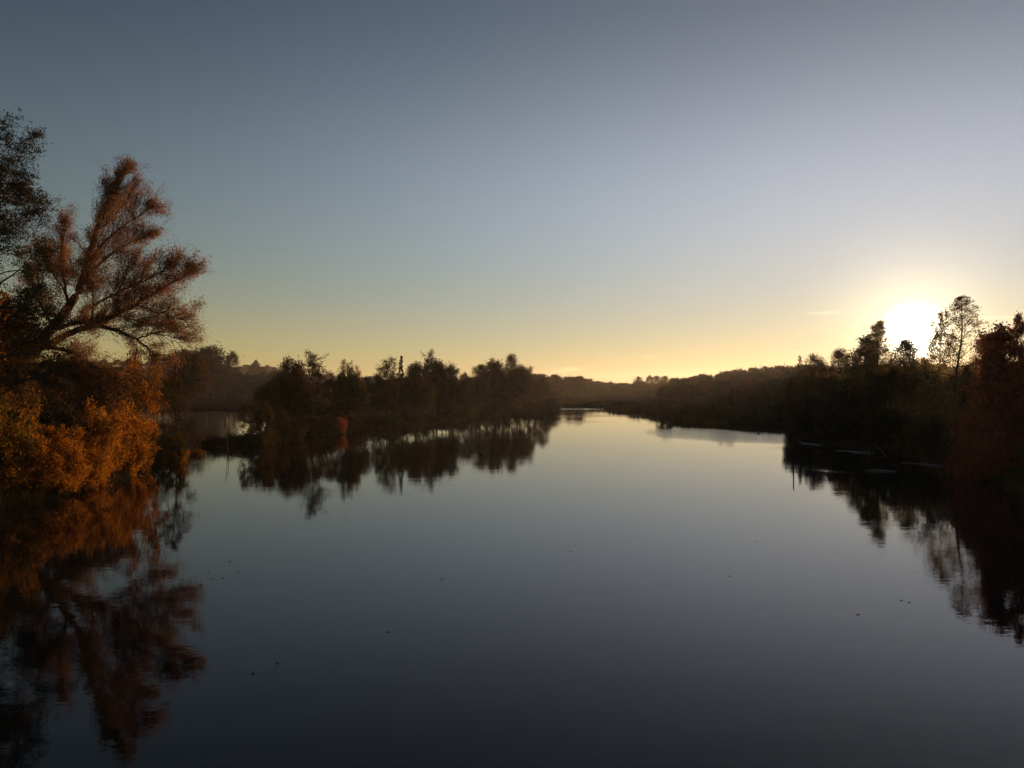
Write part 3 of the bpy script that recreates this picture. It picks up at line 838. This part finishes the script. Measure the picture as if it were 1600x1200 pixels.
# ------------------------------------------------------------------ the pointed roof on the hill
def house():
    d = 1045.0; x = (400 - 800) / F * d
    z0 = gz_at(x, d)
    ztop = H + (HOR - 561) / F * d
    zr = H + (HOR - 571) / F * d
    root = bpy.data.objects.new('tower_house', None); COL.objects.link(root); root.location = (x, d, z0)
    tag(root, 'small tower with a pointed pyramid roof on the hill crest above the inlet', 'building')
    m1, t1 = new_mat('plaster'); p1 = t1.nodes.new('ShaderNodeBsdfPrincipled'); o1 = t1.nodes.new('ShaderNodeOutputMaterial')
    nn = t1.nodes.new('ShaderNodeTexNoise'); nn.inputs['Scale'].default_value = 0.6
    rr = t1.nodes.new('ShaderNodeValToRGB'); rr.color_ramp.elements[0].color = (0.05, 0.035, 0.025, 1); rr.color_ramp.elements[1].color = (0.09, 0.06, 0.045, 1)
    t1.links.new(nn.outputs['Fac'], rr.inputs[0]); t1.links.new(rr.outputs[0], p1.inputs['Base Color']); p1.inputs['Roughness'].default_value = 0.9
    t1.links.new(p1.outputs[0], o1.inputs[0])
    m2, t2 = new_mat('roof_tiles'); p2 = t2.nodes.new('ShaderNodeBsdfPrincipled'); o2 = t2.nodes.new('ShaderNodeOutputMaterial')
    nn = t2.nodes.new('ShaderNodeTexNoise'); nn.inputs['Scale'].default_value = 2.0
    rr = t2.nodes.new('ShaderNodeValToRGB'); rr.color_ramp.elements[0].color = (0.06, 0.03, 0.025, 1); rr.color_ramp.elements[1].color = (0.14, 0.07, 0.05, 1)
    t2.links.new(nn.outputs['Fac'], rr.inputs[0]); t2.links.new(rr.outputs[0], p2.inputs['Base Color']); p2.inputs['Roughness'].default_value = 0.85
    t2.links.new(p2.outputs[0], o2.inputs[0])
    w = 4.2; zw = zr - z0
    v = [(-w, -w, -1), (w, -w, -1), (w, w, -1), (-w, w, -1), (-w, -w, zw), (w, -w, zw), (w, w, zw), (-w, w, zw)]
    f = [(0, 1, 5, 4), (1, 2, 6, 5), (2, 3, 7, 6), (3, 0, 4, 7)]
    link('wall', mesh_from('wall', v, f, m1), root)
    e = 5.4; zt = ztop - z0
    me = bpy.data.meshes.new('roof')
    me.from_pydata([(-e, -e, zw), (e, -e, zw), (e, e, zw), (-e, e, zw), (-e, -e, zw + .3), (e, -e, zw + .3), (e, e, zw + .3), (-e, e, zw + .3),
                    (-2.6, -2.6, zw + .3 + (zt - zw) * .45), (2.6, -2.6, zw + .3 + (zt - zw) * .45), (2.6, 2.6, zw + .3 + (zt - zw) * .45), (-2.6, 2.6, zw + .3 + (zt - zw) * .45), (0, 0, zt)], [],
                   [(0, 3, 2, 1), (0, 1, 5, 4), (1, 2, 6, 5), (2, 3, 7, 6), (3, 0, 4, 7), (4, 5, 9, 8), (5, 6, 10, 9), (6, 7, 11, 10), (7, 4, 8, 11), (8, 9, 12), (9, 10, 12), (10, 11, 12), (11, 8, 12)])
    me.materials.append(m2); link('roof', me, root)


house()

# ------------------------------------------------------------------ reeds and sedge along the waterlines


def reed_band(name, label, pl, n_, hmin, hmax, width, mat='reed', inward=1.5):
    pl = np.array(pl, float)
    seg = np.linalg.norm(np.diff(pl, axis=0), axis=1); cum = np.concatenate([[0], np.cumsum(seg)])
    t_ = rng.uniform(0, cum[-1], n_)
    i_ = np.clip(np.searchsorted(cum, t_) - 1, 0, len(seg) - 1)
    f_ = ((t_ - cum[i_]) / seg[i_])[:, None]
    P = pl[i_] * (1 - f_) + pl[i_ + 1] * f_
    d_ = pl[i_ + 1] - pl[i_]; d_ /= np.linalg.norm(d_, axis=1, keepdims=True)
    nrm_ = np.stack([-d_[:, 1], d_[:, 0]], 1)
    P = P + nrm_ * (rng.exponential(inward, n_) * rng.choice([-1, 1], n_))[:, None]
    z_, s_ = ground_z(P[:, 0], P[:, 1])
    ok = (s_ > -0.35) & (s_ < inward * 4); P = P[ok]; z_ = z_[ok]; n_ = len(P)
    z_ = np.maximum(z_, -0.15)
    dens = vnoise(P[:, 0], P[:, 1], 3.5, 9) + 0.5
    hgt = rng.uniform(hmin, hmax, n_) * (0.35 + dens)
    a_ = rng.uniform(0, math.pi, n_)
    w_ = np.stack([np.cos(a_), np.sin(a_), np.zeros(n_)], 1) * (width * rng.uniform(.6, 1.4, n_))[:, None] / 2
    base = np.stack([P[:, 0], P[:, 1], z_], 1)
    lean = rng.normal(size=(n_, 3)) * 0.22 * hgt[:, None]; lean[:, 2] = 0
    mid = base + np.stack([np.zeros(n_), np.zeros(n_), hgt * .6], 1) + lean * .35
    tip = base + np.stack([np.zeros(n_), np.zeros(n_), hgt], 1) + lean
    v_ = np.stack([base - w_, base + w_, mid + w_ * .8, tip + w_ * .1, tip - w_ * .1, mid - w_ * .8], 1).reshape(-1, 3)
    k = np.arange(n_)[:, None] * 6
    f_ = np.concatenate([k + np.array([[0, 1, 2, 5]]), k + np.array([[5, 2, 3, 4]])])
    o_ = link(name, mesh_from(name, v_, f_, M[mat])); tag(o_, label, 'reeds', kind='stuff')


reed_band('reeds', 'dry sedge and reeds fringing the left point', left_bank[5:15][::-1], 16000, 0.35, 0.9, 0.035)
reed_band('reeds', 'dark reeds fringing the wooded spit', spit[:11], 24000, 0.4, 1.0, 0.06)
reed_band('reeds', 'pale reeds along the far end of the lake', far_land[7:13], 24000, 0.8, 1.8, 0.16, inward=6)
reed_band('reeds', 'dark reeds along the right shore', far_land[12:24], 24000, 0.3, 0.8, 0.05)
reed_band('sedge', 'dark sedge covering the low mound beside the spit', np.vstack([mound_a, mound_a[:1]]), 9000, 0.12, 0.45, 0.05, inward=0.7)
for px, b, top, hw, lf, lab in ((326, 699, 684, 13, 'leaf_dark', 'low hummock at the left end of the dark mound'),
                                (341, 699, 677, 15, 'leaf_brown', 'second hummock from the left on the dark mound'),
                                (357, 699, 683, 14, 'leaf_dark', 'middle hummock of the dark mound, a shallow one'),
                                (372, 698, 675, 16, 'leaf_dark', 'second hummock from the right on the dark mound'),
                                (391, 697, 671, 19, 'leaf_dark', 'largest rounded dark bush at the right of the low mound'),
                                (309, 711.5, 703, 10, 'leaf_orange', 'tiny tussock with an orange flank in the water off the point')):
    plant('bush', px, dep(b), top, hw, lf, lab, 'hummocks off the left point')

# ------------------------------------------------------------------ wet mud spits off the right bank
m, t = new_mat('wet_mud'); n = t.nodes.new; l = t.links.new
o = n('ShaderNodeOutputMaterial'); p = n('ShaderNodeBsdfPrincipled'); p.inputs['Roughness'].default_value = 0.62; p.inputs['Specular IOR Level'].default_value = 0.3
geo = n('ShaderNodeNewGeometry'); no = n('ShaderNodeTexNoise'); no.inputs['Scale'].default_value = 1.7; no.inputs['Detail'].default_value = 6
l(geo.outputs['Position'], no.inputs['Vector'])
r = n('ShaderNodeValToRGB'); r.color_ramp.elements[0].color = (0.035, 0.028, 0.020, 1); r.color_ramp.elements[1].color = (0.12, 0.095, 0.07, 1)
l(no.outputs['Fac'], r.inputs[0]); l(r.outputs[0], p.inputs['Base Color'])
bu = n('ShaderNodeBump'); bu.inputs['Distance'].default_value = 0.06; l(no.outputs['Fac'], bu.inputs['Height']); l(bu.outputs[0], p.inputs['Normal'])
l(p.outputs[0], o.inputs[0]); M['wet_mud'] = m
for (ax, ay), (bx, by), wd, hh_ in ((W(1296, 704), W(1368, 709), 1.1, 0.10), (W(1336, 735), W(1404, 737), 0.9, 0.13), (W(1412, 722), W(1470, 730), 1.0, 0.12), (W(1242, 689), W(1284, 697), 1.2, 0.10)):
    nu, nv = 40, 12; vv = []
    dx, dy = bx - ax, by - ay; Lg = math.hypot(dx, dy); nx, ny = -dy / Lg, dx / Lg
    for i_ in range(nu + 1):
        u = i_ / nu; wob = vnoise(np.array([ax + dx * u]), np.array([ay + dy * u]), 2.2, 12)[0]
        half = wd * (0.35 + 0.65 * u) * math.sin(math.pi * min(max(u, 0.02), 0.98)) ** 0.5 * (1 + 1.9 * wob + 1.2 * vnoise(np.array([ax + dx * u]), np.array([ay + dy * u]), 0.7, 16)[0])
        for j_ in range(nv + 1):
            v_ = j_ / nv * 2 - 1
            x_ = ax + dx * u + nx * (half * v_ + wob * 1.2); y_ = ay + dy * u + ny * (half * v_ + wob * 1.2)
            z_ = hh_ * (1 - v_ * v_) * (0.1 + 1.9 * (vnoise(np.array([x_]), np.array([y_]), 0.6, 14)[0] + 0.5)) * math.sin(math.pi * u) ** 0.5 - 0.03 - (0.06 if abs(v_) > .95 else 0)
            vv.append((x_, y_, z_))
    ff = [(i_ * (nv + 1) + j_, (i_ + 1) * (nv + 1) + j_, (i_ + 1) * (nv + 1) + j_ + 1, i_ * (nv + 1) + j_ + 1) for i_ in range(nu) for j_ in range(nv)]
    tag(link('mudbank', mesh_from('mudbank', vv, ff, M['wet_mud'], True)), kind='structure')

# ------------------------------------------------------------------ poles, stakes, logs


def stick(name, label, cat, pts, r0, r1, mat, sides=8, group=None, forks=0):
    T_ = Tubes(); pts = np.array(pts, float); b0 = pts[0].copy()
    q = pts - b0
    m_ = len(q); tt = np.linspace(0, m_ - 1, (m_ - 1) * 5 + 1)
    Q = np.stack([np.interp(tt, range(m_), q[:, k]) for k in range(3)], 1)
    Q[1:-1] += rng.normal(size=(len(Q) - 2, 3)) * r0 * 0.12
    T_.add(Q, np.linspace(r0, r1, len(Q)), sides)
    T_.add(np.array([Q[-1], Q[-1] + (Q[-1] - Q[-2]) * 0.02]), [r1, 0.001], sides)
    T_.add(np.array([Q[0] - (Q[1] - Q[0]) * 0.01, Q[0]]), [0.001, r0], sides)
    for _ in range(forks):
        i0 = rng.integers(len(Q) // 3, len(Q) - 1)
        d = rot_about(Q[i0] - Q[i0 - 1], rng.normal(size=3), rng.uniform(.5, 1.0)); d[2] = abs(d[2]) + 0.05
        b_ = wander(Q[i0], d, np.linalg.norm(Q[-1] - Q[0]) * rng.uniform(.15, .3), 5, .15, .02)
        T_.add(b_, np.linspace(r0 * .4, r0 * .08, 6), 4)
    o_ = link(name, T_.mesh(name, M[mat]), None, tuple(b0)); tag(o_, label, cat, group)
    return o_


def wpt(px, py, z=0.0):
    """point at height z on the ray whose foot on the water is under it: stands at the depth of the row py"""
    x, y = W(px, py); return (x, y, z)


x, y = W(1239, 704)
stick('wooden_post', 'tall thin dark post standing in the water off the right bank', 'post', [(x, y, -0.8), (x + .02, y, 1.5), (x + .05, y, 3.75)], 0.075, 0.055, 'bark')
x, y = W(356, 704)
stick('wooden_stake', 'thin pale stake leaning slightly in front of the dark mound', 'stake', [(x, y, -0.5), (x - .05, y, 1.3), (x - .2, y, 3.0)], 0.035, 0.02, 'dead_wood')
x, y = W(341, 697)
stick('dead_stem', 'thin bare dead stem rising behind the dark mound', 'dead tree', [(x, y + 3, -0.3), (x + .05, y + 3, 2.0), (x, y + 3, 3.6)], 0.04, 0.012, 'bark', forks=3)
x, y = W(282, 722)
stick('drooping_branch', 'dark bent branch dipping into the water by the slender tree', 'branch', [(x, y, 0.35), (x + .35, y - .6, .30), (x + .8, y - 1.3, .05), (x + .95, y - 1.7, -.25)], 0.035, 0.012, 'bark')
x0, y0 = W(152, 760); x1, y1 = W(205, 752)
stick('drooping_branch', 'long bare branch low over the water below the orange shrubs', 'branch', [(x0, y0 + 1.5, .9), ((x0 + x1) / 2, (y0 + y1) / 2, .45), (x1, y1 - .8, .05), (x1 + .7, y1 - 1.2, -.2)], 0.06, 0.02, 'bark', forks=2)
LOGS = [((1316, 690), (1352, 694), .14, 'long pale fallen trunk lying furthest left at the foot of the right bank'),
        ((1352, 696), (1404, 693), .16, 'pale fallen trunk lying level along the foot of the right bank'),
        ((1366, 703), (1384, 713), .06, 'thin pale branch slanting down into the water by the fallen trunks'),
        ((1424, 704), (1442, 716), .06, 'short pale stick slanting on the mud below the sun'),
        ((1512, 729), (1588, 755), .035, 'long thin pale pole slanting down the right bank'),
        ((1258, 657), (1276, 653), .16, 'pale fallen branch propped on the far right shore')]
for (a, b), (c, d_), r_, lab in LOGS:
    x0, y0 = W(a, b); x1, y1 = W(c, d_)
    z0 = max(gz_at(x0, y0), 0) + r_; z1 = max(gz_at(x1, y1), 0) + r_
    stick('fallen_log' if r_ > .1 else 'fallen_branch', lab, 'log' if r_ > .1 else 'branch', [(x0, y0, z0 + .15), ((x0 + x1) / 2, (y0 + y1) / 2, (z0 + z1) / 2 + .1), (x1, y1, z1)], r_, r_ * .6, 'dead_wood', forks=2 if r_ > .1 else 0)
for k, (px, pyb, h_) in enumerate(((1348, 709, .5), (1352, 708, .75), (1358, 711, .7))):
    x, y = W(px, pyb)
    stick('short_stake', ['left and shortest', 'middle and tallest', 'right and thickest'][k] + ' of three short pale stakes in the shallows of the right bank', 'stake', [(x, y, -.3), (x, y, h_ * .5), (x + .03, y, h_)], .035 + .012 * (k == 2), .03, 'dead_wood', group='three short stakes')

# ------------------------------------------------------------------ a waterbird and floating leaves


def bird(px, py, label, rz):
    x, y = W(px, py)
    root = bpy.data.objects.new('waterbird', None); COL.objects.link(root); root.location = (x, y, 0); root.rotation_euler = (0, 0, rz)
    tag(root, label, 'bird')
    T_ = Tubes()
    T_.add([(-.24, 0, .10), (-.20, 0, .085), (-.10, 0, .06), (0, 0, .055), (.10, 0, .07), (.16, 0, .10), (.19, 0, .17), (.21, 0, .22), (.25, 0, .235), (.285, 0, .228)],
           [.008, .03, .075, .095, .08, .05, .032, .036, .034, .010], 10)
    link('body', T_.mesh('bird_body', M['bark']), root)
    T2 = Tubes(); T2.add([(.28, 0, .228), (.31, 0, .222), (.335, 0, .218)], [.014, .011, .003], 6)
    link('beak', T2.mesh('bird_beak', M['dead_wood']), root)


bird(1185, 678, 'small dark waterbird swimming near the right shore', 2.6)
bird(752, 711, 'small dark waterbird gliding in the reflection of the spit', 0.2)

m, t = new_mat('floating_leaf'); n = t.nodes.new
o = n('ShaderNodeOutputMaterial'); p = n('ShaderNodeBsdfPrincipled'); oi = n('ShaderNodeObjectInfo'); r = n('ShaderNodeValToRGB')
r.color_ramp.elements[0].color = (0.06, 0.03, 0.012, 1); r.color_ramp.elements[1].color = (0.22, 0.12, 0.03, 1)
t.links.new(oi.outputs['Random'], r.inputs[0]); t.links.new(r.outputs[0], p.inputs['Base Color']); p.inputs['Roughness'].default_value = 0.5
t.links.new(p.outputs[0], o.inputs[0])
ring = [(math.cos(a) * (0.5 if k % 2 else 0.36), math.sin(a) * (0.33 if k % 2 else 0.22)) for k, a in enumerate(np.linspace(0, 2 * math.pi, 14, endpoint=False))]
lv = [(0, 0, 0.02)] + [(a * 0.2, b * 0.2, 0.008 + 0.012 * ((k * 7) % 5) / 5) for k, (a, b) in enumerate(ring)] + [(0.1, 0, .02), (0.19, 0.012, .03), (0.19, -0.012, .03)]
lfc = [(0, 1 + k, 1 + (k + 1) % 14) for k in range(14)] + [(15, 16, 17)]
leaf_me = mesh_from('floating_leaf', lv, lfc, m)
SPOTS = [(235, 893), (333, 905), (327, 895), (360, 877), (372, 893), (396, 1052), (777, 855), (568, 888), (865, 812), (930, 748), (881, 784), (1056, 672), (1212, 756), (1298, 898), (1332, 885), (434, 1036),
         (342, 899), (349, 903), (262, 941), (271, 948), (606, 987), (1140, 900), (1340, 960), (1408, 938), (1420, 941),
         (940, 815), (1180, 846), (1022, 788), (1095, 772), (892, 862), (690, 905), (980, 842), (540, 812)]
for px, py in SPOTS:
    x, y = W(px, py)
    o_ = link('floating_leaf', leaf_me, None, (x, y, 0.001), R.uniform(0, 6.28), (R.uniform(.35, 0.75),) * 3)
    tag(o_, 'fallen leaf floating flat on the open water', 'leaf', 'fallen leaves floating on the lake')

# where several filler plants share a landmark, say which is nearer to it
same = {}
for o_ in list(COL.objects):
    lb_ = o_.get('label')
    if lb_ and o_.parent is None and o_.type == 'EMPTY': same.setdefault(lb_, []).append(o_)
for lb_, obs in same.items():
    if len(obs) < 2: continue
    for p_, nm in MARKS:
        if lb_.endswith(nm):
            obs.sort(key=lambda q: abs(800 + F * q.location.x / q.location.y - p_))
            for k, q in enumerate(obs):
                pre = ['closest ', 'second ', 'third ', 'fourth ', 'fifth ', 'sixth ', 'seventh ', 'eighth ', 'ninth ', 'tenth ', 'eleventh ', 'twelfth ', 'thirteenth '][min(k, 12)]
                for side in (' left of ', ' right of ', ' straight by '):
                    if side + nm in lb_:
                        q['label'] = lb_.replace(side + nm, ', ' + pre.strip() + ' one' + side + nm) if k else lb_.replace(side + nm, ', closest one' + side + nm)
            break
EXTRA = [o_ for o_ in COL.objects if o_.get('label', '').startswith('open-crowned tree of the see-through clump')]
EXTRA.sort(key=lambda q: q.location.x)
for o_, w_ in zip(EXTRA, ('leftmost', 'second', 'middle', 'fourth', 'rightmost')): o_['label'] = w_ + ' tree of the see-through clump on the far shore right of centre'

# ------------------------------------------------------------------ thin evening haze
HAZE = 0.00013
if HAZE > 0:
    hv = [(-1, -1, 0), (1, -1, 0), (1, 1, 0), (-1, 1, 0), (-1, -1, 1), (1, -1, 1), (1, 1, 1), (-1, 1, 1)]
    hv = [(x * 5600, y * 5600, -3.0 + z * 93.0) for x, y, z in hv]
    hf = [(0, 3, 2, 1), (4, 5, 6, 7), (0, 1, 5, 4), (1, 2, 6, 5), (2, 3, 7, 6), (3, 0, 4, 7)]
    m, t = new_mat('haze_air')
    o = t.nodes.new('ShaderNodeOutputMaterial'); pv = t.nodes.new('ShaderNodeVolumePrincipled')
    pv.inputs['Color'].default_value = (0.85, 0.80, 0.78, 1)
    pv.inputs['Density'].default_value = HAZE
    pv.inputs['Anisotropy'].default_value = 0.6
    t.links.new(pv.outputs[0], o.inputs['Volume'])
    m.cycles.homogeneous_volume = True
    hz = link('haze', mesh_from('haze', hv, hf, m)); tag(hz, kind='stuff')
    hz['label'] = 'thin evening haze over the lake'
